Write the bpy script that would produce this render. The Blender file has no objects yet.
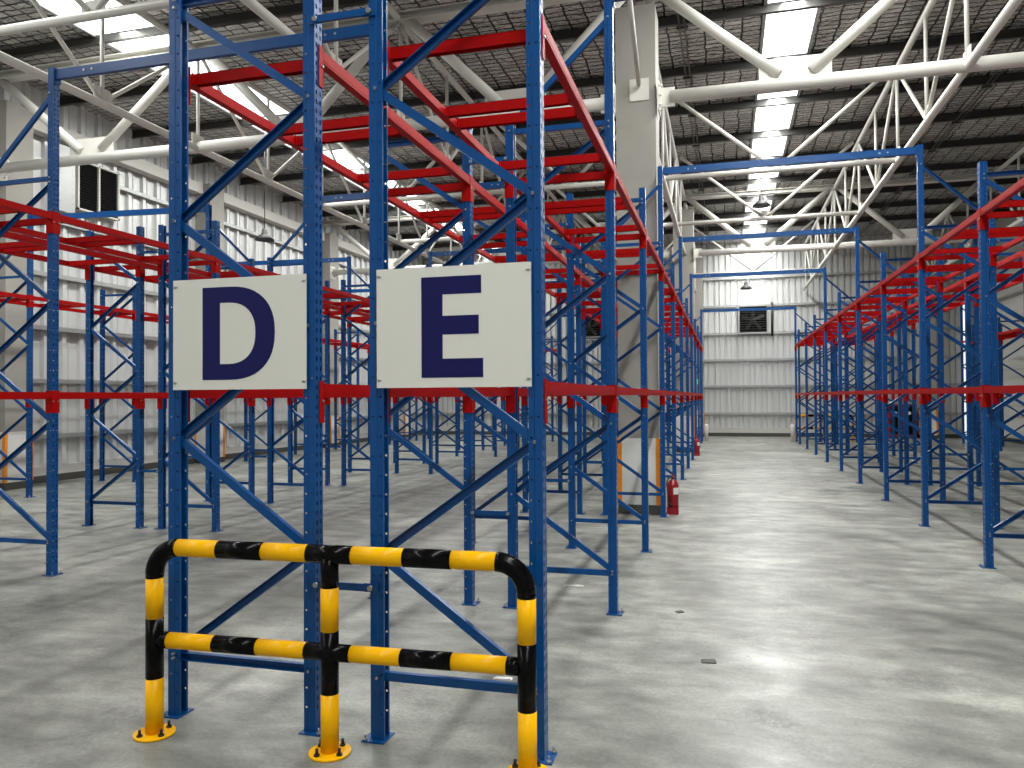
import bpy, math, random
from mathutils import Vector, Matrix
random.seed(7)
S = bpy.context.scene
COL = S.collection

# ---------------------------------------------------------------- camera
F_PX, YAW, PITCH, ROLL = 774.59, 0.269213, 0.0166878, -0.0060466
CX, CY, CZ = 0.79636, -3.32835, 1.6
cam_data = bpy.data.cameras.new('camera')
cam = bpy.data.objects.new('camera', cam_data)
COL.objects.link(cam)
r_ = Vector((math.cos(YAW), math.sin(YAW), 0)); f_ = Vector((-math.sin(YAW), math.cos(YAW), 0)); z_ = Vector((0, 0, 1))
Fw = f_*math.cos(PITCH) + z_*math.sin(PITCH)
Up = z_*math.cos(PITCH) - f_*math.sin(PITCH)
R_ = r_*math.cos(ROLL) + Up*math.sin(ROLL)
U_ = Up*math.cos(ROLL) - r_*math.sin(ROLL)
cam.matrix_world = Matrix(((R_.x, U_.x, -Fw.x, CX), (R_.y, U_.y, -Fw.y, CY), (R_.z, U_.z, -Fw.z, CZ), (0, 0, 0, 1)))
cam_data.sensor_width = 36.0
cam_data.lens = F_PX/1024*36
cam_data.clip_end = 200
S.camera = cam

# ---------------------------------------------------------------- view, world, daylight
S.view_settings.view_transform = 'Standard'
S.view_settings.look = 'None'
S.view_settings.exposure = -0.2
S.view_settings.gamma = 1.0
S.view_settings.use_curve_mapping = False
S.cycles.max_bounces = 6
S.cycles.diffuse_bounces = 3
S.cycles.glossy_bounces = 3
S.cycles.sample_clamp_indirect = 6
S.cycles.use_denoising = True
W = bpy.data.worlds.new('world'); S.world = W; W.use_nodes = True
W.node_tree.nodes['Background'].inputs['Color'].default_value = (0.86, 0.93, 1.0, 1)
W.node_tree.nodes['Background'].inputs['Strength'].default_value = 0.16

SKY_STRIPS = [(-9.2, -7.9), (1.45, 2.25)]      # x ranges of the translucent roof sheets
ROOF_Z = 7.62
Y_FRONT, Y_BACK, X_LEFT, X_RIGHT = -9.0, 28.4, -12.0, 9.9


def area(name, loc, rot, sx, sy, power, color=(1, 1, 1)):
    d = bpy.data.lights.new(name, 'AREA'); d.shape = 'RECTANGLE'; d.size = sx; d.size_y = sy
    d.energy = power; d.color = color
    o = bpy.data.objects.new(name, d); COL.objects.link(o); o.location = loc; o.rotation_euler = rot
    return o


for i, (a, b) in enumerate(SKY_STRIPS):         # daylight falling through the roof sheets
    area('skylight_daylight', ((a+b)/2, (Y_FRONT+Y_BACK)/2, ROOF_Z-0.03), (0, 0, 0), .32, Y_BACK-Y_FRONT-.5, (2100, 3300)[i], (1.0, 0.995, 0.965))
# daylight coming in through the open loading front behind the photographer
area('loading_front_daylight', (-1.0, Y_FRONT+.1, 3.2), (math.radians(-90), 0, math.radians(180)), 20, 6, 125, (1.0, 0.985, 0.95))


# ---------------------------------------------------------------- materials
def mat(name, color, rough=0.5, metal=0.0, spec=0.5, noise=None, bump=0.0, bscale=200, coat=0.0, emit=0.0):
    m = bpy.data.materials.new(name); m.use_nodes = True
    nt = m.node_tree; b = nt.nodes['Principled BSDF']
    b.inputs['Base Color'].default_value = (*color, 1)
    b.inputs['Roughness'].default_value = rough; b.inputs['Metallic'].default_value = metal
    b.inputs['Specular IOR Level'].default_value = spec
    b.inputs['Coat Weight'].default_value = coat
    tc = nt.nodes.new('ShaderNodeTexCoord')
    if noise:
        sc, amt = noise
        n = nt.nodes.new('ShaderNodeTexNoise'); n.inputs['Scale'].default_value = sc; n.inputs['Detail'].default_value = 5
        nt.links.new(tc.outputs['Object'], n.inputs['Vector'])
        mx = nt.nodes.new('ShaderNodeMix'); mx.data_type = 'RGBA'
        mx.inputs['A'].default_value = (*[c*(1-amt) for c in color], 1)
        mx.inputs['B'].default_value = (*[min(1, c*(1+amt)) for c in color], 1)
        nt.links.new(n.outputs['Fac'], mx.inputs['Factor'])
        nt.links.new(mx.outputs['Result'], b.inputs['Base Color'])
    if bump:
        n2 = nt.nodes.new('ShaderNodeTexNoise'); n2.inputs['Scale'].default_value = bscale
        nt.links.new(tc.outputs['Object'], n2.inputs['Vector'])
        bp = nt.nodes.new('ShaderNodeBump'); bp.inputs['Strength'].default_value = bump; bp.inputs['Distance'].default_value = 0.002
        nt.links.new(n2.outputs['Fac'], bp.inputs['Height']); nt.links.new(bp.outputs['Normal'], b.inputs['Normal'])
    if emit:
        b.inputs['Emission Color'].default_value = (*color, 1); b.inputs['Emission Strength'].default_value = emit
    return m


BLUE = mat('blue_powder_coat', (0.0008, 0.056, 0.205), 0.33, 0, 0.32, noise=(14, .12))
RED = mat('red_powder_coat', (0.33, 0.003, 0.003), 0.45, 0, 0.08, noise=(14, .12))
ZINC = mat('zinc_bolt', (0.38, 0.39, 0.39), 0.35, 0.9)
YELLOW = mat('safety_yellow', (0.84, 0.43, 0.002), 0.33, 0, 0.16, noise=(9, .06))
BLACK = mat('gloss_black', (0.0025, 0.0025, 0.0025), 0.2, 0, 0.09)
WHITE = mat('white_board', (0.66, 0.66, 0.60), 0.45, 0, 0.3, noise=(2.5, .03))
NAVY = mat('navy_vinyl', (0.003, 0.003, 0.075), 0.35, 0, 0.3)
TRUSSW = mat('white_steel_paint', (0.62, 0.61, 0.56), 0.45, 0, 0.35, noise=(2, .06))
EXTRED = mat('extinguisher_red', (0.24, 0.003, 0.010), 0.3, 0, 0.5)
ORANGE = mat('orange_corner', (0.80, 0.27, 0.01), 0.5)
PROTECT = mat('white_protector_paint', (0.68, 0.68, 0.65), 0.5, noise=(3, .05))
DARKBASE = mat('dark_base_paint', (0.05, 0.05, 0.042), 0.6)
PURLIN = mat('dark_purlin_steel', (0.045, 0.044, 0.04), 0.5, 0.4)
GALV = mat('galvanised_steel', (0.40, 0.41, 0.40), 0.42, 0.55, noise=(5, .12))
SHEET = mat('wall_sheet', (0.60, 0.61, 0.60), 0.40, 0.35, 0.5, noise=(1.3, .07))
SHEETR = mat('plain_wall_paint', (0.50, 0.50, 0.47), 0.6, 0, .3, noise=(1.1, .10))
DARK = mat('dark_louvre', (0.004, 0.004, 0.004), 0.7, 0, 0.1)
GREEN = mat('exit_green', (0.0, 0.35, 0.22), 0.5, emit=.6)
HOSE = mat('black_rubber', (0.01, 0.01, 0.01), 0.6)
SKYL = mat('translucent_roof_sheet', (0.95, 0.98, 1.0), 0.5, emit=4.0)
LIT = mat('daylit_doorway_glass', (0.93, 0.97, 1.0), 0.5, emit=1.1)


def floor_material():
    m = bpy.data.materials.new('power_floated_concrete'); m.use_nodes = True
    nt = m.node_tree; b = nt.nodes['Principled BSDF']; L = nt.links.new
    tc = nt.nodes.new('ShaderNodeTexCoord')

    def noise(scale, detail, rough=0.6, stretch=(1, 1, 1), dist=0.0):
        mp = nt.nodes.new('ShaderNodeMapping'); mp.inputs['Scale'].default_value = stretch
        L(tc.outputs['Object'], mp.inputs['Vector'])
        n = nt.nodes.new('ShaderNodeTexNoise'); n.inputs['Scale'].default_value = scale
        n.inputs['Detail'].default_value = detail; n.inputs['Roughness'].default_value = rough
        n.inputs['Distortion'].default_value = dist
        L(mp.outputs['Vector'], n.inputs['Vector']); return n

    def ramp(src, stops):
        r = nt.nodes.new('ShaderNodeValToRGB'); L(src, r.inputs['Fac'])
        e = r.color_ramp.elements
        e[0].position, e[0].color = stops[0][0], (*stops[0][1], 1); e[1].position, e[1].color = stops[-1][0], (*stops[-1][1], 1)
        for p, c in stops[1:-1]:
            x = e.new(p); x.color = (*c, 1)
        return r
    big = noise(0.55, 10, .66, (.8, 1.1, 1), .15)
    mid = noise(3.0, 6, .58, (.8, 1.5, 1), .0)
    fine = noise(45, 8, .8)
    c1 = ramp(big.outputs['Fac'], [(.30, (.100, .105, .092)), (.50, (.212, .219, .197)), (.70, (.36, .368, .333))])
    c2 = ramp(mid.outputs['Fac'], [(.30, (.55, .55, .54)), (.50, (.95, .95, .94)), (.70, (1.40, 1.40, 1.36))])
    c3 = ramp(fine.outputs['Fac'], [(.3, (.66, .66, .66)), (.7, (1.30, 1.30, 1.30))])
    m1 = nt.nodes.new('ShaderNodeMix'); m1.data_type = 'RGBA'; m1.blend_type = 'MULTIPLY'; m1.inputs['Factor'].default_value = 1
    L(c1.outputs['Color'], m1.inputs['A']); L(c2.outputs['Color'], m1.inputs['B'])
    m2 = nt.nodes.new('ShaderNodeMix'); m2.data_type = 'RGBA'; m2.blend_type = 'MULTIPLY'; m2.inputs['Factor'].default_value = 1
    L(m1.outputs['Result'], m2.inputs['A']); L(c3.outputs['Color'], m2.inputs['B'])
    # thin pale scratches and trowel marks
    sc = noise(4.5, 12, .75, (1.3, 1, 1), 1.2)
    sr = ramp(sc.outputs['Fac'], [(.488, (0, 0, 0)), (.50, (1, 1, 1)), (.512, (0, 0, 0))])
    msk = ramp(noise(1.1, 2).outputs['Fac'], [(.48, (0, 0, 0)), (.66, (.45, .45, .45))])
    mm = nt.nodes.new('ShaderNodeMath'); mm.operation = 'MULTIPLY'
    L(sr.outputs['Color'], mm.inputs[0]); L(msk.outputs['Color'], mm.inputs[1])
    m3 = nt.nodes.new('ShaderNodeMix'); m3.data_type = 'RGBA'
    L(mm.outputs[0], m3.inputs['Factor']); L(m2.outputs['Result'], m3.inputs['A']); m3.inputs['B'].default_value = (.62, .62, .58, 1)
    L(m3.outputs['Result'], b.inputs['Base Color'])
    rr = ramp(noise(2.2, 8, .7, dist=.6).outputs['Fac'], [(.3, (.27, .27, .27)), (.7, (.55, .55, .55))])
    L(rr.outputs['Color'], b.inputs['Roughness'])
    b.inputs['Specular IOR Level'].default_value = 0.5
    bp = nt.nodes.new('ShaderNodeBump'); bp.inputs['Strength'].default_value = .14; bp.inputs['Distance'].default_value = .004
    L(noise(16, 9, .7).outputs['Fac'], bp.inputs['Height']); L(bp.outputs['Normal'], b.inputs['Normal'])
    return m


def foil_material():
    m = bpy.data.materials.new('foil_insulation_under_wire_mesh'); m.use_nodes = True
    nt = m.node_tree; b = nt.nodes['Principled BSDF']; L = nt.links.new
    tc = nt.nodes.new('ShaderNodeTexCoord')
    n = nt.nodes.new('ShaderNodeTexNoise'); n.inputs['Scale'].default_value = 2.2; n.inputs['Detail'].default_value = 8
    n.inputs['Roughness'].default_value = .7
    L(tc.outputs['Object'], n.inputs['Vector'])
    add = nt.nodes.new('ShaderNodeVectorMath'); add.operation = 'MULTIPLY_ADD'
    L(n.outputs['Color'], add.inputs[0]); add.inputs[1].default_value = (.16, .16, 0); L(tc.outputs['Object'], add.inputs[2])
    br = nt.nodes.new('ShaderNodeTexBrick'); br.offset = 0.0; br.inputs['Scale'].default_value = 1.0
    br.inputs['Brick Width'].default_value = .30; br.inputs['Row Height'].default_value = .15
    br.inputs['Mortar Size'].default_value = .016; br.inputs['Mortar Smooth'].default_value = .3
    br.inputs['Color1'].default_value = (.80, .78, .74, 1); br.inputs['Color2'].default_value = (.55, .54, .51, 1)
    br.inputs['Mortar'].default_value = (.05, .05, .046, 1)
    L(add.outputs['Vector'], br.inputs['Vector'])
    L(br.outputs['Color'], b.inputs['Base Color'])
    b.inputs['Metallic'].default_value = .65; b.inputs['Roughness'].default_value = .27
    n2 = nt.nodes.new('ShaderNodeTexNoise'); n2.inputs['Scale'].default_value = 5; n2.inputs['Detail'].default_value = 6
    n2.inputs['Distortion'].default_value = 1.2
    L(tc.outputs['Object'], n2.inputs['Vector'])
    b1 = nt.nodes.new('ShaderNodeBump'); b1.inputs['Strength'].default_value = 1.0; b1.inputs['Distance'].default_value = .12
    L(n2.outputs['Fac'], b1.inputs['Height'])
    b2 = nt.nodes.new('ShaderNodeBump'); b2.inputs['Strength'].default_value = .8; b2.inputs['Distance'].default_value = .03; b2.invert = True
    L(br.outputs['Fac'], b2.inputs['Height']); L(b1.outputs['Normal'], b2.inputs['Normal']); L(b2.outputs['Normal'], b.inputs['Normal'])
    return m


def concrete_material():
    m = mat('cast_concrete', (.30, .29, .26), .75, noise=(1.6, .22), bump=.3, bscale=30)
    return m


FLOOR = floor_material(); FOIL = foil_material(); CONC = concrete_material()


# ---------------------------------------------------------------- mesh helpers
class MB:
    def __init__(s): s.v = []; s.f = []; s.m = []; s.sm = []

    def add(s, vs, fs, mi=0, smooth=False):
        k = len(s.v); s.v += [tuple(v) for v in vs]
        for f in fs: s.f.append(tuple(i+k for i in f)); s.m.append(mi); s.sm.append(smooth)

    def box(s, x0, x1, y0, y1, z0, z1, mi=0):
        s.add([(x0, y0, z0), (x1, y0, z0), (x1, y1, z0), (x0, y1, z0), (x0, y0, z1), (x1, y0, z1), (x1, y1, z1), (x0, y1, z1)],
              [(0, 3, 2, 1), (4, 5, 6, 7), (0, 1, 5, 4), (1, 2, 6, 5), (2, 3, 7, 6), (3, 0, 4, 7)], mi)

    def frame(s, p, q, side=(0, 1, 0)):
        p, q = Vector(p), Vector(q); a = (q-p).normalized(); sd = Vector(side)
        sd = (sd-a*sd.dot(a)).normalized(); return p, q, a, sd, a.cross(sd)

    def bar(s, p, q, w, h, side=(0, 1, 0), mi=0, ow=0.0, oh=0.0):
        """box along p-q; w along side, h across; ow/oh offsets"""
        p, q, a, sd, n = s.frame(p, q, side); vs = []
        for e in (p, q):
            for i, j in ((-1, -1), (1, -1), (1, 1), (-1, 1)):
                vs.append(e+sd*(ow+i*w/2)+n*(oh+j*h/2))
        s.add(vs, [(0, 3, 2, 1), (4, 5, 6, 7), (0, 1, 5, 4), (1, 2, 6, 5), (2, 3, 7, 6), (3, 0, 4, 7)], mi)

    def tube(s, pts, r, n=12, cols=None, cap=True):
        """round tube through pts; cols = material index per segment"""
        pts = [Vector(p) for p in pts]; m = len(pts); k = len(s.v)
        ref = Vector((0, 0, 1))
        if abs((pts[1]-pts[0]).normalized().dot(ref)) > .9: ref = Vector((0, 1, 0))
        for i, p in enumerate(pts):
            t = (pts[min(i+1, m-1)]-pts[max(i-1, 0)]).normalized()
            x = (ref-t*ref.dot(t)).normalized(); y = t.cross(x)
            rr = r[i] if isinstance(r, (list, tuple)) else r
            for j in range(n):
                a = 2*math.pi*j/n; s.v.append(tuple(p+x*(rr*math.cos(a))+y*(rr*math.sin(a))))
        for i in range(m-1):
            for j in range(n):
                s.f.append((k+i*n+j, k+i*n+(j+1) % n, k+(i+1)*n+(j+1) % n, k+(i+1)*n+j))
                s.m.append(cols[i] if cols else 0); s.sm.append(True)
        if cap:
            s.f.append(tuple(k+j for j in reversed(range(n)))); s.m.append(cols[0] if cols else 0); s.sm.append(False)
            s.f.append(tuple(k+(m-1)*n+j for j in range(n))); s.m.append(cols[-1] if cols else 0); s.sm.append(False)

    def poly(s, pts, y0, y1, mi=0):
        """extrude an x-z outline between y0 and y1"""
        n = len(pts); vs = [(x, y0, z) for x, z in pts]+[(x, y1, z) for x, z in pts]
        fs = [tuple(range(n)), tuple(reversed(range(n, 2*n)))]
        fs += [(i, i+n, (i+1) % n+n, (i+1) % n) for i in range(n)]
        s.add(vs, fs, mi)

    def mesh(s, name, mats):
        me = bpy.data.meshes.new(name); me.from_pydata(s.v, [], s.f)
        for m in mats: me.materials.append(m)
        me.polygons.foreach_set('material_index', s.m); me.polygons.foreach_set('use_smooth', s.sm)
        me.update(); return me


def link(name, data, parent=None, loc=None, rot=None):
    o = bpy.data.objects.new(name, data); COL.objects.link(o)
    if parent: o.parent = parent
    if loc is not None: o.location = loc
    if rot is not None: o.rotation_euler = rot
    return o


def tag(o, label=None, cat=None, group=None, kind=None):
    if label: o['label'] = label
    if cat: o['category'] = cat
    if group: o['group'] = group
    if kind: o['kind'] = kind
    return o


def thing(name, label, cat, loc=(0, 0, 0), rz=0, group=None):
    o = link(name, None, None, loc, (0, 0, rz)); o.empty_display_size = .1
    return tag(o, label, cat, group)


def dup(root, loc, rz=0, label=None, group=None):
    r = root.copy(); COL.objects.link(r); r.location = loc; r.rotation_euler = (0, 0, rz)
    if label: r['label'] = label
    if group: r['group'] = group
    for ch in list(root.children):
        c = ch.copy(); COL.objects.link(c); c.parent = r
        for g in list(ch.children):
            d = g.copy(); COL.objects.link(d); d.parent = c
    return r


CACHE = {}


def cached(key, fn):
    if key not in CACHE: CACHE[key] = fn()
    return CACHE[key]


ORD = ['first', 'second', 'third', 'fourth', 'fifth', 'sixth', 'seventh', 'eighth', 'ninth', 'tenth', 'eleventh', 'twelfth',
       'thirteenth', 'fourteenth', 'fifteenth', 'sixteenth', 'seventeenth', 'eighteenth', 'nineteenth', 'twentieth']

# ---------------------------------------------------------------- setting
mb = MB(); mb.box(X_LEFT-.3, X_RIGHT+.3, Y_FRONT-6, Y_BACK+.3, -.15, 0)
tag(link('floor', mb.mesh('floor', [FLOOR])), kind='structure')

ceil = link('ceiling', None); tag(ceil, kind='structure')
xs = [X_LEFT-.2]+[v for ab in SKY_STRIPS for v in ab]+[X_RIGHT+.2]
mb = MB()
for a, b in zip(xs[0::2], xs[1::2]):
    mb.box(a, b, Y_FRONT, Y_BACK+.2, ROOF_Z, ROOF_Z+.12)
link('insulation_panel', mb.mesh('insulation', [FOIL]), ceil)
for i, (a, b) in enumerate(SKY_STRIPS):
    mb = MB(); mb.box(a, b, Y_FRONT, Y_BACK+.2, ROOF_Z+.03, ROOF_Z+.05)
    link('skylight_sheet', mb.mesh('skylight', [SKYL]), ceil)
    mb = MB()
    for x in (a, b): mb.box(x-.025, x+.025, Y_FRONT, Y_BACK, ROOF_Z-.035, ROOF_Z-.001)
    link('skylight_edge', mb.mesh('skylight_edge', [GALV]), ceil)


def purlin_mesh():
    m = MB(); x0, x1 = X_LEFT, X_RIGHT
    m.box(x0, x1, -.004, .004, -.17, -.002); m.box(x0, x1, -.004, .07, -.012, -.002); m.box(x0, x1, -.07, .004, -.17, -.162)
    return m.mesh('purlin', [PURLIN])


pm = purlin_mesh()
for i in range(18):
    link('roof_purlin', pm, ceil, (0, -8.9+2*i+.0, ROOF_Z))
mb = MB()
for x in (.18, -4.0, 5.6):
    for dx in (-.03, .05):
        mb.bar((x+dx, Y_FRONT, ROOF_Z-.2), (x+dx, Y_BACK, ROOF_Z-.2), .022, .022, (1, 0, 0))
    for i in range(18): mb.box(x-.08, x+.1, -8.9+2*i-.03, -8.9+2*i+.03, ROOF_Z-.23, ROOF_Z-.19)
link('purlin_bridging', mb.mesh('bridging', [PURLIN]), ceil)


PAN_RIBS = ((0, 0), (.012, -.09), (.085, -.09), (.097, 0), (.22, 0), (.228, -.07), (.275, -.07), (.283, 0))
SOFT_RIBS = ((0, 0), (.09, 0), (.115, .07), (.20, .07), (.225, 0), (.30, 0), (.31, .018), (.335, .018), (.345, 0))


def corrugated(x0, x1, z0, z1, ribs, pitch=.44):
    """ribbed sheet in the x-z plane, ribs towards -y (into the room)"""
    m = MB(); prof = []; x = x0
    while x < x1-1e-6:
        for dx, dy in ribs:
            if x+dx <= x1: prof.append((x+dx, dy))
        x += pitch
    prof.append((x1, 0)); n = len(prof)
    vs = [(a, -b, z0) for a, b in prof]+[(a, -b, z1) for a, b in prof]
    m.add(vs, [(i, i+1, i+1+n, i+n) for i in range(n-1)])
    m.box(x0, x1, .10, .13, z0, z1)
    return m.mesh('sheet', [SHEET])


GIRTS = [.88, 1.95, 2.98, 4.02, 5.1, 6.2]


def wall(name, length, h, ribs):
    w = link(name, None); tag(w, kind='structure')
    link('wall_sheet', corrugated(0, length, .3, h, ribs), w)
    for z in GIRTS:
        m = MB(); m.box(0, length, -.15, -.142, z-.03, z+.05); m.box(0, length, -.15, -.025, z+.045, z+.053); m.box(0, length, -.15, -.10, z-.033, z-.025)
        link('wall_girt', m.mesh('girt', [GALV]), w)
    m = MB(); m.box(0, length, -.07, .07, .14, .32); link('wall_upstand', m.mesh('upstand', [SHEETR]), w)
    m = MB(); m.box(0, length, -.09, .05, 0, .14); link('wall_base', m.mesh('base', [DARKBASE]), w)
    return w


w = wall('wall_back', 9.12-X_LEFT, 7.75, PAN_RIBS); w.location = (X_LEFT, Y_BACK, 0)
w = wall('wall_left', Y_BACK-Y_FRONT, 7.75, SOFT_RIBS); w.location = (X_LEFT, Y_FRONT, 0); w.rotation_euler = (0, 0, math.radians(90))
wr = link('wall_right', None); tag(wr, kind='structure')
mb = MB(); mb.box(X_RIGHT, X_RIGHT+.15, Y_FRONT, Y_BACK+.2, 0, 7.7); link('wall_panel', mb.mesh('wall_panel', [SHEETR]), wr)
mb = MB()
for z in (1.2, 2.4, 3.6, 4.8, 6.0): mb.box(X_RIGHT-.012, X_RIGHT, Y_FRONT, Y_BACK-.1, z-.015, z+.015)
link('panel_joint', mb.mesh('joints', [GALV]), wr)
mb = MB(); mb.box(X_RIGHT-.03, X_RIGHT-.001, Y_FRONT, Y_BACK-.1, 0, .14); link('wall_base', mb.mesh('base', [DARKBASE]), wr)
# tall daylit doorway in the far right corner
d = link('door_1', None); tag(d, kind='structure')
mb = MB(); mb.box(9.16, 9.34, Y_BACK+.02, Y_BACK+.05, 0, 5.0); link('door_glass', mb.mesh('glass', [LIT]), d)
mb = MB(); mb.box(9.12, 9.34, Y_BACK, Y_BACK+.1, 5.0, 7.7); mb.box(9.12, 9.16, Y_BACK-.03, Y_BACK+.1, 0, 5.0)
mb.box(9.34, X_RIGHT, Y_BACK, Y_BACK+.1, 0, 7.7)
link('door_frame', mb.mesh('door_frame', [GALV]), d)
# pale eaves beam and cable tray along the left wall
mb = MB(); mb.box(X_LEFT+.05, X_LEFT+.30, Y_FRONT, Y_BACK-.1, 6.70, 6.95)
tag(link('eaves_beam', mb.mesh('eaves', [TRUSSW])), 'long pale steel eaves beam along the top of the left wall', 'beam')


# ---------------------------------------------------------------- concrete columns
def column(x0, x1, y0, y1, ztop, label, prot=True, base=0.0):
    c = thing('concrete_column', label, 'column', ((x0+x1)/2, (y0+y1)/2, 0), 0, 'concrete columns of the hall')
    hx, hy = (x1-x0)/2, (y1-y0)/2; zp = 1.03
    m = MB(); m.box(-hx, hx, -hy, hy, zp, ztop); link('shaft', m.mesh('shaft', [CONC]), c)
    m = MB(); m.box(-hx-.004, hx+.004, -hy-.004, hy+.004, .13, zp); link('white_protector', m.mesh('prot', [PROTECT]), c)
    m = MB(); m.box(-hx-.012, hx+.012, -hy-.012, hy+.012, 0, .13); link('dark_plinth', m.mesh('plinth', [DARKBASE]), c)
    cm = MB()
    cm.box(-.012, .045, -.012, 0, .13, zp); cm.box(-.012, 0, -.012, .045, .13, zp)
    cme = cm.mesh('corner', [ORANGE])
    for (sx, sy, rz) in ((-1, -1, 0), (1, -1, 90), (1, 1, 180), (-1, 1, 270)):
        link('corner_guard', cme, c, (sx*(hx+.004), sy*(hy+.004), 0), (0, 0, math.radians(rz)))
    return c


column(-.62, -.08, 7.27, 7.80, 6.95, 'grey concrete column standing in the E rack row, nearer one')
column(-.62, -.05, 19.3, 19.85, 6.95, 'grey concrete column in the E rack row, further one')
column(-.62, -.05, 27.7, 28.2, 7.3, 'grey concrete column against the back wall behind the E row')
column(7.62, 8.15, 27.7, 28.2, 7.3, 'grey concrete column against the back wall at far right')
for i, (y, l) in enumerate(((1.4, 'out past the left edge of the picture'), (7.5, 'at the left picture edge'), (13.15, 'just beyond the twin dark wall vents'),
                            (19.2, 'third in view from the left edge'), (25.2, 'fourth in view, nearest the back corner'))):
    column(-11.93, -11.5, y, y+.56, 6.95, 'concrete column on the left wall, '+l)
# steel bearing plate on the near column
mb = MB(); mb.box(-.13, .13, -.012, 0, -.15, .15)
tag(link('bearing_plate', mb.mesh('plate', [TRUSSW]), None, (-.30, 7.268, 5.78)), 'square white steel plate bolted high on the nearer concrete column', 'plate')

# ---------------------------------------------------------------- roof trusses
ZB, ZT = 5.67, 7.28
XN = [-11.6, -7.4, -3.85, -.3, 3.72, 7.5]          # panel points under the top chord


def gusset(parent, x, z, w=.90, h=.29, y=0):
    m = MB(); m.poly([(x-w/2, z-.02), (x+w/2, z-.02), (x+w/2, z+h*.8), (x+w/2-.08, z+h), (x-w/2+.08, z+h), (x-w/2, z+h*.8)], y-.01, y+.01)
    link('gusset_plate', m.mesh('gusset', [TRUSSW]), parent)


def cross_truss(y, main, label):
    t = thing('roof_truss', label, 'truss', (0, y, 0), 0, 'tubular trusses across the hall')
    rc, rw = (.088, .075) if main else (.048, .034)
    m = MB()
    m.tube([(-11.45 if main else -11.6, 0, ZB), (-.72, 0, ZB)], rc, 14) if main else m.tube([(-7.4, 0, ZB), (-.3, 0, ZB)], rc, 10)
    m.tube([(.12 if main else -.3, 0, ZB), (9.85 if main else 3.72, 0, ZB)], rc, 14)
    link('bottom_chord', m.mesh('chord', [TRUSSW]), t)
    if main:
        for x, s in ((-.05, 1), (-.62, -1), (-11.5, 1)):
            m = MB()
            m.box(min(x, x+s*.02), max(x, x+s*.02), -.16, .16, ZB-.2, ZB+.2)
            m.box(min(x+s*.02, x+s*.22), max(x+s*.02, x+s*.22), -.012, .012, ZB-.13, ZB+.13)
            for bz in (-.13, 0, .13):
                for by in (-.11, .11): m.tube([(x+s*.02, by, ZB+bz), (x+s*.05, by, ZB+bz)], .02, 6)
            link('end_plate', m.mesh('endplate', [TRUSSW]), t)
        m = MB(); m.box(-11.9, 9.85, -.11, .11, ZT-.06, ZT-.045); m.box(-11.9, 9.85, -.11, .11, ZT+.06, ZT+.045); m.box(-11.9, 9.85, -.01, .01, ZT-.05, ZT+.05)
        link('top_chord', m.mesh('topchord', [TRUSSW]), t)
    xn = XN if main else XN[1:5]
    for a, b in zip(xn[:-1], xn[1:]):
        c = (a+b)/2
        if main: gusset(t, c, ZB+.06)
        else: gusset(t, c, ZB, .3, .16)
        g = .20 if main else .05
        for x, s in ((a, -1), (b, 1)):
            m = MB(); m.tube([(c+s*g, 0, ZB+(.14 if main else .05)), (x-s*.12, 0, ZT-.03)], rw, 12)
            link('web_pipe', m.mesh('web', [TRUSSW]), t)
    return t


CT = [(-4.65, 1, 'behind the camera'), (-.65, 0, 'above the rack fronts'), (3.35, 0, 'over the second rack bays'), (7.35, 1, 'thick, bearing on the nearer concrete column'),
      (11.35, 0, 'slim, first beyond the nearer concrete column'), (15.35, 0, 'slim, second beyond the nearer concrete column'),
      (19.35, 1, 'thick, bearing on the further concrete column'), (23.35, 0, 'slim, last before the back wall')]
for y, mn, l in CT:
    if y > -1: cross_truss(y, mn, 'white tubular roof truss '+l)


def long_truss(x, y0, y1, label, chord_from=None):
    t = thing('girder_truss', label, 'truss', (x, 0, 0), 0, 'tubular trusses running to the back wall')
    cf = y0 if chord_from is None else chord_from
    m = MB(); m.tube([(0, cf, ZB-.02), (0, y1, ZB-.02)], .055, 12); link('bottom_chord', m.mesh('c', [TRUSSW]), t)
    m = MB(); m.tube([(0, y0, ZT-.03), (0, y1, ZT-.03)], .05, 12); link('top_chord', m.mesh('c', [TRUSSW]), t)
    y = y0; k = round((y0+.65)/2)
    ys = [-.65+2*i for i in range(-2, 15)]
    for i, yy in enumerate(ys):
        if yy < y0 or yy > y1: continue
        if yy >= cf-.1:
            m = MB(); m.tube([(0, yy, ZB), (0, yy, ZT-.03)], .028, 8); link('web_pipe', m.mesh('w', [TRUSSW]), t)
        if i % 2 == 1:                       # bottom node with a fan of webs
            for s in (-2, 2):
                if y0 <= yy+s <= y1 and yy >= cf-.1:
                    m = MB(); m.tube([(0, yy, ZB), (0, yy+s, ZT-.03)], .030, 8); link('web_pipe', m.mesh('w', [TRUSSW]), t)
    for yy in ys:
        if cf <= yy <= y1:
            m = MB(); m.box(-.006, .006, yy-.15, yy+.15, ZB, ZB+.20)
            link('gusset_plate', m.mesh('g', [TRUSSW]), t)
    return t


long_truss(-7.4, -4.65, 28.1, 'white tubular girder truss running back nearest the left wall')
long_truss(-3.85, -4.65, 28.1, 'white tubular girder truss running back above the C and D side racks')
long_truss(3.72, -.65, 28.1, 'white tubular girder truss above the racks right of the main aisle')
long_truss(7.5, -.65, 28.1, 'white tubular girder truss nearest the right wall')
long_truss(-.3, 7.86, 19.24, 'white tubular girder truss between the two concrete columns of the E row')
long_truss(-.3, 19.92, 27.6, 'white tubular girder truss from the further concrete column to the back wall')
mb = MB(); mb.tube([(-.3, 7.22, 5.82), (-.3, 5.3, 7.2)], .032, 12)
tag(link('brace_pipe', mb.mesh('brace_pipe', [TRUSSW])), 'slanting white brace pipe rising from the square plate on the nearer column', 'pipe')

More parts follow.
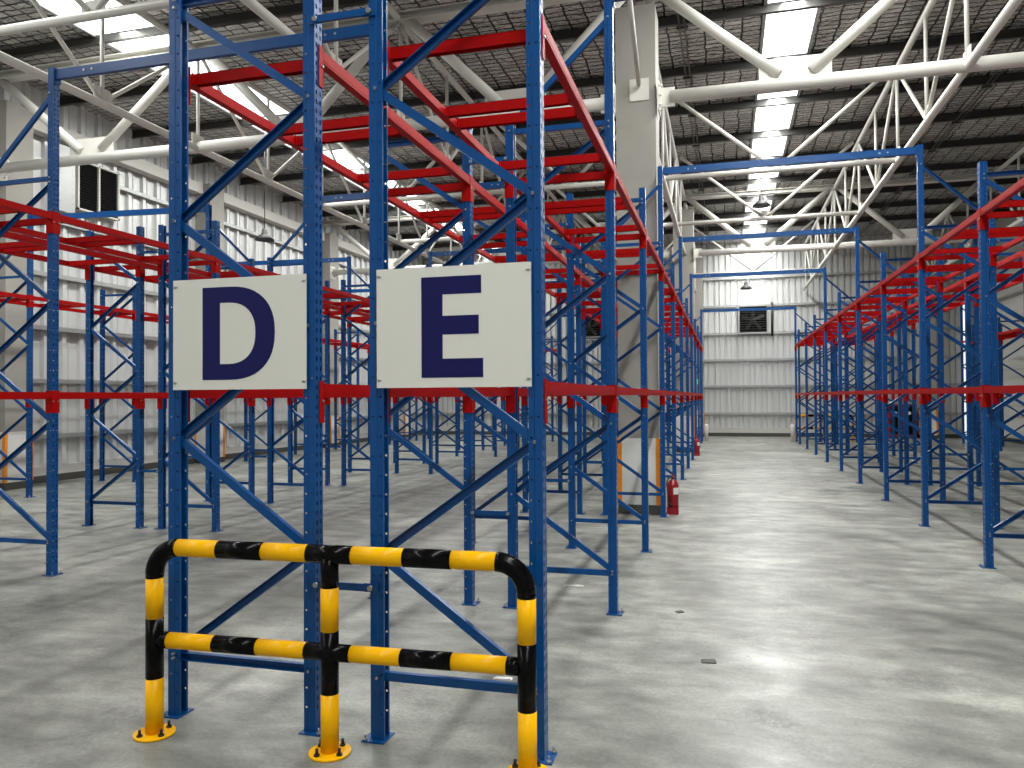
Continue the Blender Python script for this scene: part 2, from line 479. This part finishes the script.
# ---------------------------------------------------------------- pallet racking
P, D, G, A = 2.3614, .7817, .3374, 3.1153
HT, HS, WY = 4.655, 3.755, .0365
HALF_LAST = 10.5


def upright_mesh(h):
    import bmesh
    front, back = .0325, -.0325
    # outline of the open channel, walked from one lip round to the other: (x, y), hole spec or None
    pts = [(back, .019), (back, .0315), (-.006, .0315), (-.002, WY), (front, WY), (front, .0), (front, -WY), (-.002, -WY), (-.006, -.0315), (back, -.0315), (back, -.019)]
    holes = {1: (.0055, .0055), 3: (.0042, .0042), 4: (.0068, .0135), 5: (.0068, .0135), 6: (.0042, .0042), 8: (.0055, .0055)}
    n = int(round(h/.04631)); dz = h/n
    vs = []; fs = []
    idx = {}

    def V(i, k):
        if (i, k) not in idx:
            idx[(i, k)] = len(vs); vs.append((pts[i][0], pts[i][1], k*dz))
        return idx[(i, k)]
    for k in range(n):
        for i in range(len(pts)-1):
            a, b, c, d_ = V(i, k), V(i+1, k), V(i+1, k+1), V(i, k+1)
            if i in holes and 1 < k < n-1 and not (i in (3, 6) and k % 4) and not (i in (1, 8) and k % 2):
                p0, p1 = Vector((*pts[i], 0)), Vector((*pts[i+1], 0)); u = (p1-p0).normalized(); cen = (p0+p1)/2+Vector((0, 0, (k+.5)*dz))
                ru, rv = holes[i]; hv = []
                for j in range(8):
                    an = math.radians(225+45*j)
                    hv.append(len(vs)); vs.append(tuple(cen+u*(ru*math.cos(an)*1.08)+Vector((0, 0, rv*math.sin(an)*1.08))))
                cs = [a, b, c, d_]
                for q in range(4):
                    fs.append((cs[q], cs[(q+1) % 4], hv[(2*q+2) % 8], hv[(2*q+1) % 8], hv[2*q]))
            else:
                fs.append((a, b, c, d_))
    me = bpy.data.meshes.new('upright'); me.from_pydata(vs, [], fs)
    bm = bmesh.new(); bm.from_mesh(me)
    bmesh.ops.solidify(bm, geom=bm.faces[:], thickness=-.0024)
    bmesh.ops.recalc_face_normals(bm, faces=bm.faces[:])
    bm.to_mesh(me); bm.free(); me.materials.append(BLUE); return me


def plate_mesh():
    m = MB(); m.box(-.045, .070, -.062, .062, 0, .006)
    for y in (-.048, .048):
        m.tube([(.055, y, .006), (.055, y, .014)], .011, 6, [1]); m.tube([(.055, y, .014), (.055, y, .035)], .005, 6, [1])
    return m.mesh('base_plate', [BLUE, ZINC])


def brace_mesh(p, q, web=1):
    """open C channel between two node points with a bolt head at both ends"""
    m = MB(); p, q = Vector(p), Vector(q); a = (q-p).normalized()
    m.bar(p, q, .003, .040, (0, 1, 0), 0, ow=-.013*web)
    m.bar(p, q, .026, .003, (0, 1, 0), 0, oh=.0185); m.bar(p, q, .026, .003, (0, 1, 0), 0, oh=-.0185)
    for e in (p+a*.002, q-a*.002):
        m.tube([e+Vector((0, -.049, 0)), e+Vector((0, -.036, 0))], .0075, 6, [1]); m.tube([e+Vector((0, -.036, 0)), e+Vector((0, .044, 0))], .005, 6, [1])
        m.tube([e+Vector((0, .040, 0)), e+Vector((0, .049, 0))], .0075, 6, [1])
    return m.mesh('brace', [BLUE, ZINC])


UP_T, UP_S, PLATE = upright_mesh(HT), upright_mesh(HS), plate_mesh()
XO, XI = -.018, -D-.003                           # post centres, aisle side and inner side, in the frame's own axes
BR = [brace_mesh((XO, 0, .295), (XI, 0, .295))]
zz = [.315, .86, 1.40, 1.95, 2.505, 3.06, 3.60]
for i in range(6):
    a, b = ((XO, XI) if i % 2 == 0 else (XI, XO))
    BR.append(brace_mesh((a, 0, zz[i]), (b, 0, zz[i+1]), 1 if i % 2 == 0 else -1))
BR.append(brace_mesh((XO, 0, 3.64), (XI, 0, 3.64)))
BR_TOP = brace_mesh((XO, 0, 4.42), (XI, 0, 3.69))


def make_frame(tall, label, group, loc, rz):
    t = thing('rack_ladder', label, 'rack frame', loc, rz, group); t['kind'] = 'thing'
    u = link('upright', UP_T if tall else UP_S, t, (XO, 0, .004)); link('base_plate', PLATE, u, (0, 0, -.004))
    u = link('upright', UP_S, t, (XI, 0, .004), (0, 0, math.pi)); link('base_plate', PLATE, u, (0, 0, -.004))
    for b in BR: link('brace', b, t)
    if tall: link('brace', BR_TOP, t)
    return t


FR_T, FR_S = None, None


def beam_meshes(L):
    h = .062
    m = MB(); m.box(-.010, .034, -L/2+.004, L/2-.004, -h, -.022); m.box(.004, .034, -L/2+.004, L/2-.004, -.022, 0)   # stepped box section
    m.box(.034, .0355, -L/2+.004, L/2-.004, -h+.012, -.012)
    body = m.mesh('beam', [RED])
    m = MB()
    m.box(-.034, .038, 0, .004, -.19, .012); m.box(.0345, .038, -.040, .004, -.19, .012)
    m.tube([(.0375, -.012, -.085), (.045, -.012, -.085)], .007, 6, [1])
    conn = m.mesh('connector', [RED, ZINC])
    m = MB()
    m.box(-.034, .038, -.004, 0, -.19, .012); m.box(.0345, .038, -.004, .040, -.19, .012)
    m.tube([(.0375, .012, -.085), (.045, .012, -.085)], .007, 6, [1])
    conn2 = m.mesh('connector', [RED, ZINC])
    return body, conn, conn2


def make_beam(L, label, group, loc, rz):
    body, c1, c2 = cached(('beam', round(L, 3)), lambda: beam_meshes(L))
    t = thing('rack_beam', label, 'rack beam', loc, rz, group); t['kind'] = 'thing'
    link('beam_section', body, t); link('end_connector', c1, t, (0, -L/2, 0)); link('end_connector', c2, t, (0, L/2, 0))
    return t


def bar_mesh():
    x0, x1 = XI+.0155, XO-.0155
    m = MB(); m.box(x0, x1, -.019, -.016, -.058, .0); m.box(x0, x1, -.019, .019, -.003, 0); m.box(x0, x1, .016, .019, -.058, 0)
    for x in (x0, x1): m.box(x-.004, x+.004, -.034, .034, -.058, .001)
    return m.mesh('cross_bar', [RED])


BARM = bar_mesh()
# rows: key, x of aisle face, +1 when the aisle is on its right, first k, y shift, phrase
CXR = .127                                        # the left aisle is a touch wider
ROWS = [('E', 0.0, 1, 0, 0, 'the row behind the E sign'),
        ('D', -2*D-G-.021, -1, 0, 0, 'the row behind the D sign'),
        ('C', -2*D-G-A-CXR, 1, 0, 0, 'the first row left of the signs'),
        ('B', -4*D-2*G-A-CXR, -1, 1, 0, 'the second row left of the signs'),
        ('A', -10.23, 1, 2, -.28, 'the row along the left wall'),
        ('F', A-.012, -1, 1, 0, 'the row right of the main aisle'),
        ('G', A+2*D+G+.028, 1, 2, 0, 'the second row right of the aisle'),
        ('H', 8.2, -1, 8, 0, 'the short row by the right wall')]
FY = .0415                                        # the front face of a post lies on k*P
Z_LOW, Z_HIGH = 1.670, 3.315
BARY = [.10, .90, 1.11, 2.02]
for key, X, side, k0, dy, ph in ROWS:
    rz = 0 if side > 0 else math.pi
    ks = [k for k in range(k0, 11)]+[HALF_LAST]
    for n, k in enumerate(ks):
        tall = (k in (1, 3, 5, 7, HALF_LAST))
        y = k*P+FY+dy
        where = 'at the front end of '+ph if n == 0 else ('at the far end of '+ph if k == HALF_LAST else 'closing the %s bay of %s' % (ORD[n-1], ph))
        make_frame(tall, 'blue ladder frame '+where, 'blue upright frames of the racking', (X, y, 0), rz)
    for n, (ka, kb) in enumerate(zip(ks[:-1], ks[1:])):
        ya, yb = ka*P+FY+dy, kb*P+FY+dy; L = yb-ya-2*WY-.008; ym = (ya+yb)/2
        for z, lv in ((Z_LOW, 'lower'), (Z_HIGH, 'upper')):
            for xx, sd, rr in ((XO, 'aisle side', rz), (XI, 'inner side', rz+math.pi)):
                make_beam(L, 'red %s beam, %s, %s bay of %s' % (lv, sd, ORD[n], ph), 'red beams of the racking', (X+side*xx, ym, z), rr)
        for j, by in enumerate(BARY):
            if by > L-.05: continue
            o = link('cross_bar', BARM, None, (X, ka*P+dy+by+FY*.6+.03, Z_HIGH-.004), (0, 0, rz))
            tag(o, 'red cross bar, %s in the %s bay of %s' % (ORD[j], ORD[n], ph), 'cross bar', 'red cross bars on the upper beams')

# row spacers between back-to-back rows
PAIRS = [(-D, -D-G, 0, 'D and E rows'), (-2*D-G-A-CXR-D, -2*D-G-A-CXR-D-G, 1, 'two left rows'), (A+D+G+.03, A+D, 2, 'two right rows')]


def spacer_mesh():
    L = G-.055
    m = MB(); m.bar((-L/2, -.052, 0), (L/2, -.052, 0), .004, .034); m.bar((-L/2, -.046, .015), (L/2, -.046, .015), .012, .004); m.bar((-L/2, -.046, -.015), (L/2, -.046, -.015), .012, .004)
    for x in (-L/2-.0, L/2+.0):
        m.box(x-.035, x+.035, -.048, -.0425, -.02, .02)
        m.tube([(x, -.064, 0), (x, -.048, 0)], .013, 8, [1])
    return m.mesh('spacer', [BLUE, ZINC])


SPM = spacer_mesh()
for xa, xb, k0, ph in PAIRS:
    ks = [k for k in range(k0, 11)]+[HALF_LAST]
    for n, k in enumerate(ks):
        for z, zl in ((.713, 'low'), (3.425, 'high')):
            o = link('row_spacer', SPM, None, ((xa+xb)/2, k*P+FY, z))
            tag(o, 'blue spacer, %s, joining the %s at their %s frames' % (zl, ph, ORD[n]), 'row spacer', 'blue spacers joining back-to-back rows')


# overhead ties across the aisles
def tie(xa, ya, xb, yb, label):
    L = math.hypot(xb-xa, yb-ya); rz = math.atan2(yb-ya, xb-xa)
    t = thing('overhead_tie', label, 'tie beam', ((xa+xb)/2, (ya+yb)/2, HT-.06), rz, 'blue tie beams across the aisles')
    m = MB(); m.box(-L/2+.003, L/2-.003, -.022, .022, -.045, .045); link('tie_beam', m.mesh('tie', [BLUE]), t)
    for s in (-1, 1):
        m = MB(); m.box(min(s*(L/2-.003), s*(L/2-.008)), max(s*(L/2-.003), s*(L/2-.008)), -.042, .042, -.08, .05)
        for dx in (.33, .42): m.tube([(s*(L/2-dx), -.030, .0), (s*(L/2-dx), -.022, 0)], .011, 6, [1])
        link('end_connector', m.mesh('tc', [BLUE, ZINC]), t)


OF = XO+.0325+.003                                # just outside the slotted face
RX = {r[0]: r[1] for r in ROWS}
for k in (1, 3, 5, 7, HALF_LAST):
    nm = {1: 'first', 3: 'second', 5: 'third', 7: 'fourth', HALF_LAST: 'farthest'}[k]
    tie(OF, k*P+FY, RX['F']-OF, k*P+FY, 'blue overhead tie across the main aisle, %s from the front' % nm)
    tie(RX['C']+OF, k*P+FY, RX['D']-OF, k*P+FY, 'blue overhead tie across the aisle left of the signs, %s from the front' % nm)
    if k >= 3:
        tie(RX['A']+OF+.004, k*P+FY-.28, RX['B']-OF-.004, k*P+FY, 'blue overhead tie across the far left aisle, %s from the front' % {3: 'first', 5: 'second', 7: 'third', HALF_LAST: 'farthest'}[k])


# ---------------------------------------------------------------- row signs
def outline_D():
    o = [(-1.716, 1.694), (-1.716, 2.152)]
    x0, cx_, zc, rx, rz = -1.716, -1.530, 1.923, .221, .229
    for i in range(0, 25):
        a = math.pi/2-math.pi*i/24; e = 2/2.25
        o.append((cx_+rx*abs(math.cos(a))**e, zc+rz*math.copysign(abs(math.sin(a))**e, math.sin(a))))
    return o


def ring_poly(m, outer, inner, y0, y1):
    """extruded outline with a hole, both with the same number of points"""
    n = len(outer)
    vs = [(x, y0, z) for x, z in outer]+[(x, y0, z) for x, z in inner]+[(x, y1, z) for x, z in outer]+[(x, y1, z) for x, z in inner]
    fs = []
    for i in range(n):
        j = (i+1) % n
        fs += [(i, j, n+j, n+i), (2*n+i, 3*n+i, 3*n+j, 2*n+j), (i, 2*n+i, 2*n+j, j), (n+i, n+j, 3*n+j, 3*n+i)]
    m.add(vs, fs)


def d_loop(x0, xc, zc, rx, rz, e):
    o = [(x0, zc-rz), (x0, zc+rz)]
    for i in range(25):
        a = math.pi/2-math.pi*i/24
        o.append((xc+rx*max(0, math.cos(a))**e, zc+rz*math.copysign(abs(math.sin(a))**e, math.sin(a))))
    return o


def sign(x0, x1, letter, label):
    t = thing('row_sign', label, 'sign', ((x0+x1)/2, -.006, 1.645), 0, 'white letter signs on the rack fronts')
    cx_ = (x0+x1)/2
    m = MB(); m.box(x0-cx_, x1-cx_, -.012, -.004, 0, .552); link('board', m.mesh('board', [WHITE]), t)
    m = MB(); ya, yb = -.0135, -.012
    if letter == 'D':
        ring_poly(m, d_loop(-1.716-cx_, -1.560-cx_, 1.923-1.645, .252, .230, .86), d_loop(-1.616-cx_, -1.570-cx_, 1.923-1.645, .155, .152, .86), ya, yb)
    else:
        q = [(-.546, 2.150), (-.258, 2.150), (-.258, 2.069), (-.443, 2.069), (-.443, 1.971), (-.270, 1.971), (-.270, 1.886), (-.443, 1.886),
             (-.443, 1.776), (-.250, 1.776), (-.250, 1.690), (-.546, 1.690)]
        m.poly([(x-cx_, z-1.645) for x, z in q], ya, yb)
    link('letter', m.mesh('letter', [NAVY]), t)
    m = MB()
    for x in (x0-cx_+.012, x1-cx_-.012):
        for z in (.035, .517):
            m.tube([(x, -.017, z), (x, -.012, z)], .006, 8); m.box(x-.012, x+.012, -.014, -.012, z-.002, z+.002)
    link('corner_tie', m.mesh('ties', [ZINC]), t)


sign(-1.890, -1.140, 'D', 'white board sign with a dark blue letter D')
sign(-.770, -.028, 'E', 'white board sign with a dark blue letter E')


# ---------------------------------------------------------------- yellow and black safety barrier
def striped(m, p, q, r, cuts, cols, n=20):
    p, q = Vector(p), Vector(q); L = (q-p).length; a = (q-p)/L; pts = [p]; cc = []
    for c, k in zip(cuts, cols): pts.append(p+a*c); cc.append(k)
    for i in range(len(pts)-1):
        m.tube([pts[i], pts[i+1]], r, n, [cc[i]], cap=True)


def barrier(loc, rz, label):
    t = thing('safety_barrier', label, 'barrier', loc, rz, 'striped safety barriers at the rack ends')
    r, zt, zm, w, R = .041, .893, .452, .911, .13
    # outer posts with the bent top rail: one piece of pipe; material 0 yellow, 1 black
    for s in (-1, 1):
        m = MB(); x = s*w
        striped(m, (x, 0, .01), (x, 0, zt-R), r, [.26, .545, .735, zt-R-.01], [0, 1, 0, 1])
        link('post', m.mesh('post', [YELLOW, BLACK]), t)
    m = MB(); striped(m, (0, 0, .01), (0, 0, zt), r, [.26, .54, .735, zt-.01], [0, 1, 0, 1]); link('post', m.mesh('post', [YELLOW, BLACK]), t)
    m = MB()
    for s in (-1, 1):
        arc = [(s*(w-R+R*math.cos(a)), 0, zt-R+R*math.sin(a)) for a in [math.pi/2*i/10 for i in range(11)]]
        m.tube(arc, r+.0015, 20, [1]*10)
    L = 2*(w-R)
    b = [.0, .245, .485, .715, .95]
    xs_ = [-.83, -.60, -.36, -.125, .115, .36, .58, .80]
    kk = [0, 1, 0, 1, 0, 1, 0]; pr = -w+R
    x = -w+R
    cuts = [.22, .46, .68, .93, 1.18, 1.41, L]
    # yellow first, wide black joint over the middle post
    m2 = [(-w+R, -.562, 0), (-.562, -.33, 1), (-.33, -.104, 0), (-.104, .115, 1), (.115, .36, 0), (.36, .58, 1), (.58, w-R, 0)]
    for a, b_, c in m2: m.tube([(a, 0, zt), (b_, 0, zt)], r+(.0012 if c else 0), 20, [c])
    link('top_rail', m.mesh('top_rail', [YELLOW, BLACK]), t)
    m = MB()
    m2 = [(-w+.03, -.83, 1), (-.83, -.585, 0), (-.585, -.36, 1), (-.36, -.115, 0), (-.115, .105, 1), (.105, .345, 0), (.345, .58, 1), (.58, .825, 0), (.825, w-.03, 1)]
    for a, b_, c in m2: m.tube([(a, 0, zm), (b_, 0, zm)], r*.92+(.0012 if c else 0), 20, [c])
    link('middle_rail', m.mesh('middle_rail', [YELLOW, BLACK]), t)
    bm_ = MB(); bm_.tube([(0, 0, 0), (0, 0, .011)], .094, 32)
    for i in range(4):
        a = math.radians(45+90*i); x, y = .070*math.cos(a), .070*math.sin(a)
        bm_.tube([(x, y, .011), (x, y, .019)], .014, 6, [1]); bm_.tube([(x, y, .019), (x, y, .042)], .007, 8, [1])
    bme = bm_.mesh('flange', [YELLOW, HOSE])
    for x in (-w, 0, w): link('base_plate', bme, t, (x, 0, 0), (0, 0, .3))
    return t


b0 = barrier((-.940, -.158, 0), math.radians(2.2), 'yellow and black striped barrier in front of the D and E signs')
dup(b0, (A+D+G/2, 25.35, 0), 0, 'small far yellow and black barrier ending the rows right of the aisle')
dup(b0, (-D-G/2, 25.35, 0), 0, 'far yellow and black barrier behind the D and E rows')

# white bollards where the main aisle ends
for x, l in ((.12, 'left'), (3.0, 'right')):
    m = MB(); m.tube([(0, 0, 0), (0, 0, .55), (0, 0, .59)], [.065, .065, .05], 16)
    tag(link('bollard', m.mesh('bollard', [PROTECT]), None, (x, 25.0, 0)), 'short white bollard at the far %s end of the main aisle' % l, 'bollard', 'white bollards')


# ---------------------------------------------------------------- fire extinguishers
def extinguisher(loc, rz, label):
    t = thing('fire_extinguisher', label, 'fire extinguisher', loc, rz, 'fire extinguishers along the E row')
    m = MB(); m.box(-.078, .078, -.08, .08, 0, .10)
    link('stand', m.mesh('stand', [EXTRED]), t)
    m = MB(); m.tube([(0, 0, .10), (0, 0, .12), (0, 0, .40), (0, 0, .435), (0, 0, .46), (0, 0, .47)], [.070, .078, .078, .060, .028, .022], 24)
    link('cylinder', m.mesh('cyl', [EXTRED]), t)
    m = MB(); m.tube([(0, 0, .47), (0, 0, .515)], .018, 12); m.bar((0, .02, .52), (0, -.07, .55), .02, .008, (1, 0, 0)); m.bar((0, .02, .51), (0, -.065, .495), .02, .008, (1, 0, 0))
    link('valve_handle', m.mesh('valve', [EXTRED]), t)
    m = MB(); m.tube([(-.02, -.01, .49), (-.06, -.05, .48), (-.075, -.075, .41), (-.055, -.085, .25), (-.03, -.088, .16)], .010, 10)
    m.tube([(-.03, -.088, .16), (-.03, -.088, .105)], [.012, .020], 10); link('hose', m.mesh('hose', [HOSE]), t)
    m = MB()
    n = 8
    vs = []
    for i in range(n+1):
        a = math.radians(-80+70*i/n)
        for z in (.27, .36): vs += [(.0788*math.cos(a), .0788*math.sin(a), z), (.080*math.cos(a), .080*math.sin(a), z)]
    fs = []
    for i in range(n):
        k = 4*i; fs += [(k+1, k+5, k+7, k+3), (k, k+2, k+6, k+4), (k+2, k+3, k+7, k+6), (k, k+4, k+5, k+1)]
    m.add(vs, fs); link('paper_label', m.mesh('lab', [PROTECT]), t)
    return t


e0 = extinguisher((.088, 7.42, 0), 0, 'red fire extinguisher on the floor beside the nearer concrete column')
dup(e0, (.03, 18.0, 0), .1, 'red fire extinguisher further down the aisle by the E row')

# small green exit sign on a post of the E row
t = thing('exit_sign', 'small green sign fixed high on a far post of the E row', 'sign', (.013, 19.0, 2.0))
m = MB(); m.box(0, .03, -.02, .18, -.08, .08); link('sign_box', m.mesh('exit', [GREEN]), t)
m = MB(); m.box(.0, .03, -.022, -.0201, .01, .03); m.box(.004, .026, -.022, -.0201, -.05, -.03); link('pictogram', m.mesh('pic', [PROTECT]), t)


# ---------------------------------------------------------------- wall fans and vents
def wall_fan(loc, label):
    t = thing('wall_fan', label, 'extractor fan', loc, 0, 'square fans in the back wall')
    m = MB(); h = .56
    for a, b, c, d_ in ((-h, h, h-.05, h), (-h, h, -h, -h+.05), (-h, -h+.05, -h, h), (h-.05, h, -h, h)): m.box(a, b, -.20, .0, c, d_)
    link('housing', m.mesh('housing', [GALV]), t)
    m = MB(); m.box(-h+.05, h-.05, -.02, -.01, -h+.05, h-.05); link('backing', m.mesh('backing', [DARK]), t)
    m = MB()
    for i in range(11):
        z = -.46+.092*i; m.bar((-h+.05, -.16, z), (h-.05, -.16, z), .03, .006, (0, 1, .6))
    for x in (-.25, 0, .25): m.tube([(x, -.18, -h+.05), (x, -.18, h-.05)], .006, 6)
    link('louvre', m.mesh('louvre', [PURLIN]), t)
    m = MB(); m.tube([(0, -.13, 0), (0, -.06, 0)], .07, 16)
    for i in range(5):
        a = math.radians(72*i+20); u = Vector((math.cos(a), 0, math.sin(a)))
        m.bar(u*.06+Vector((0, -.09, 0)), u*.44+Vector((0, -.09, 0)), .14, .008, (-u.z, .5, u.x))
    link('blades', m.mesh('blades', [PURLIN]), t)
    return t


f0 = wall_fan((1.85, Y_BACK-.03, 4.56), 'dark square louvred fan in the back wall at the end of the main aisle')
dup(f0, (-4.59, Y_BACK-.03, 4.47), 0, 'dark square louvred fan in the back wall seen between E rack posts')
m = MB(); m.tube([(2.55, Y_BACK-.2, 3.9), (2.55, Y_BACK-.2, 5.2)], .045, 10)
tag(link('downpipe', m.mesh('pipe', [PURLIN])), 'short dark vertical pipe beside the fan on the back wall', 'pipe')

t = thing('wall_vent', 'pair of black louvred vents in a white frame on the left wall', 'vent', (X_LEFT+.16, 9.93, 5.45))
m = MB()
for y in (-.56, -.02, .52): m.box(0, .06, y, y+.04, 0, 1.03)
m.box(0, .06, -.56, .56, 0, .035); m.box(0, .06, -.56, .56, .995, 1.03); m.box(-.14, 0, -.56, .56, 0, 1.03)
link('vent_frame', m.mesh('vf', [TRUSSW]), t)
for y in (-.27, .27):
    m = MB(); m.box(.005, .02, y-.24, y+.24, .035, .995)
    for i in range(16): m.bar((.03, y-.24, .07+.059*i), (.03, y+.24, .07+.059*i), .03, .004, (1, 0, -.6))
    link('louvre', m.mesh('vl', [DARK]), t)
m = MB(); m.box(X_LEFT+.16, X_LEFT+.30, 8.83, 9.22, 5.3, 6.6)
for i in range(9):
    for y in (8.88, 9.17): m.tube([(X_LEFT+.30, y, 5.36+.14*i), (X_LEFT+.306, y, 5.36+.14*i)], .012, 6)
tag(link('fan_box', m.mesh('fanbox', [GALV])), 'grey riveted steel box beside the black vents on the left wall', 'box')


# ---------------------------------------------------------------- pendant lamps
def lamp(loc, label):
    t = thing('pendant_lamp', label, 'lamp', loc, 0, 'dark hooded pendant lamps')
    m = MB(); m.tube([(0, 0, 0), (0, 0, .03), (0, 0, .10), (0, 0, .13), (0, 0, .24)], [.20, .195, .12, .07, .05], 24); link('lamp_shade', m.mesh('shade', [HOSE]), t)
    m = MB(); m.tube([(0, 0, .24), (0, 0, ROOF_Z-loc[2]-.168)], .008, 6); link('hanging_rod', m.mesh('rod', [PURLIN]), t)


lamp((1.62, 15.1, 5.90), 'dark pendant lamp hanging over the main aisle, nearer one')
lamp((1.52, 25.1, 5.35), 'dark pendant lamp hanging over the main aisle, further one')
lamp((-8.62, 11.1, 4.96), 'dark pendant lamp hanging before the left wall')

# ---------------------------------------------------------------- things at the far right and scraps on the floor
t = thing('red_cabinet', 'red cabinet with two black doors against the back wall, right', 'cabinet', (7.02, Y_BACK-.35, 0))
m = MB(); m.box(-.48, .48, -.2, .2, .08, 1.25); m.box(-.44, .44, -.18, .18, 0, .08); link('body', m.mesh('cab', [EXTRED]), t)
for s in (-1, 1):
    m = MB(); m.box(s*.23-.15, s*.23+.15, -.222, -.201, .15, 1.18); dd = link('door', m.mesh('cd', [DARK]), t)
    m = MB(); m.tube([(s*.23, -.25, .92), (s*.23, -.222, .92)], .06, 14); link('round_badge', m.mesh('rb', [PROTECT]), dd)

for i, (x, y, sx, sy, rz, mt, l) in enumerate((
        (.68, 1.50, .045, .032, .1, DARKBASE, 'small dark cork-like scrap on the aisle floor, nearest'),
        (.45, 2.55, .030, .020, .5, DARKBASE, 'small dark scrap on the floor by the E row posts'),
        (-.46, 3.14, .085, .014, .05, PROTECT, 'thin white strip on the floor inside the E row'),
        (-.44, .92, .055, .016, .05, PROTECT, 'thin white strip on the floor behind the barrier'))):  # narrow pale strip lying flat on the concrete
    m = MB(); m.poly([(-sx, 0), (-sx*.7, .006), (sx*.8, .008), (sx, .002), (sx*.9, 0)], -sy, sy)
    tag(link('floor_scrap', m.mesh('scrap', [mt]), None, (x, y, 0), (0, 0, rz)), l, 'scrap', 'scraps left on the floor')
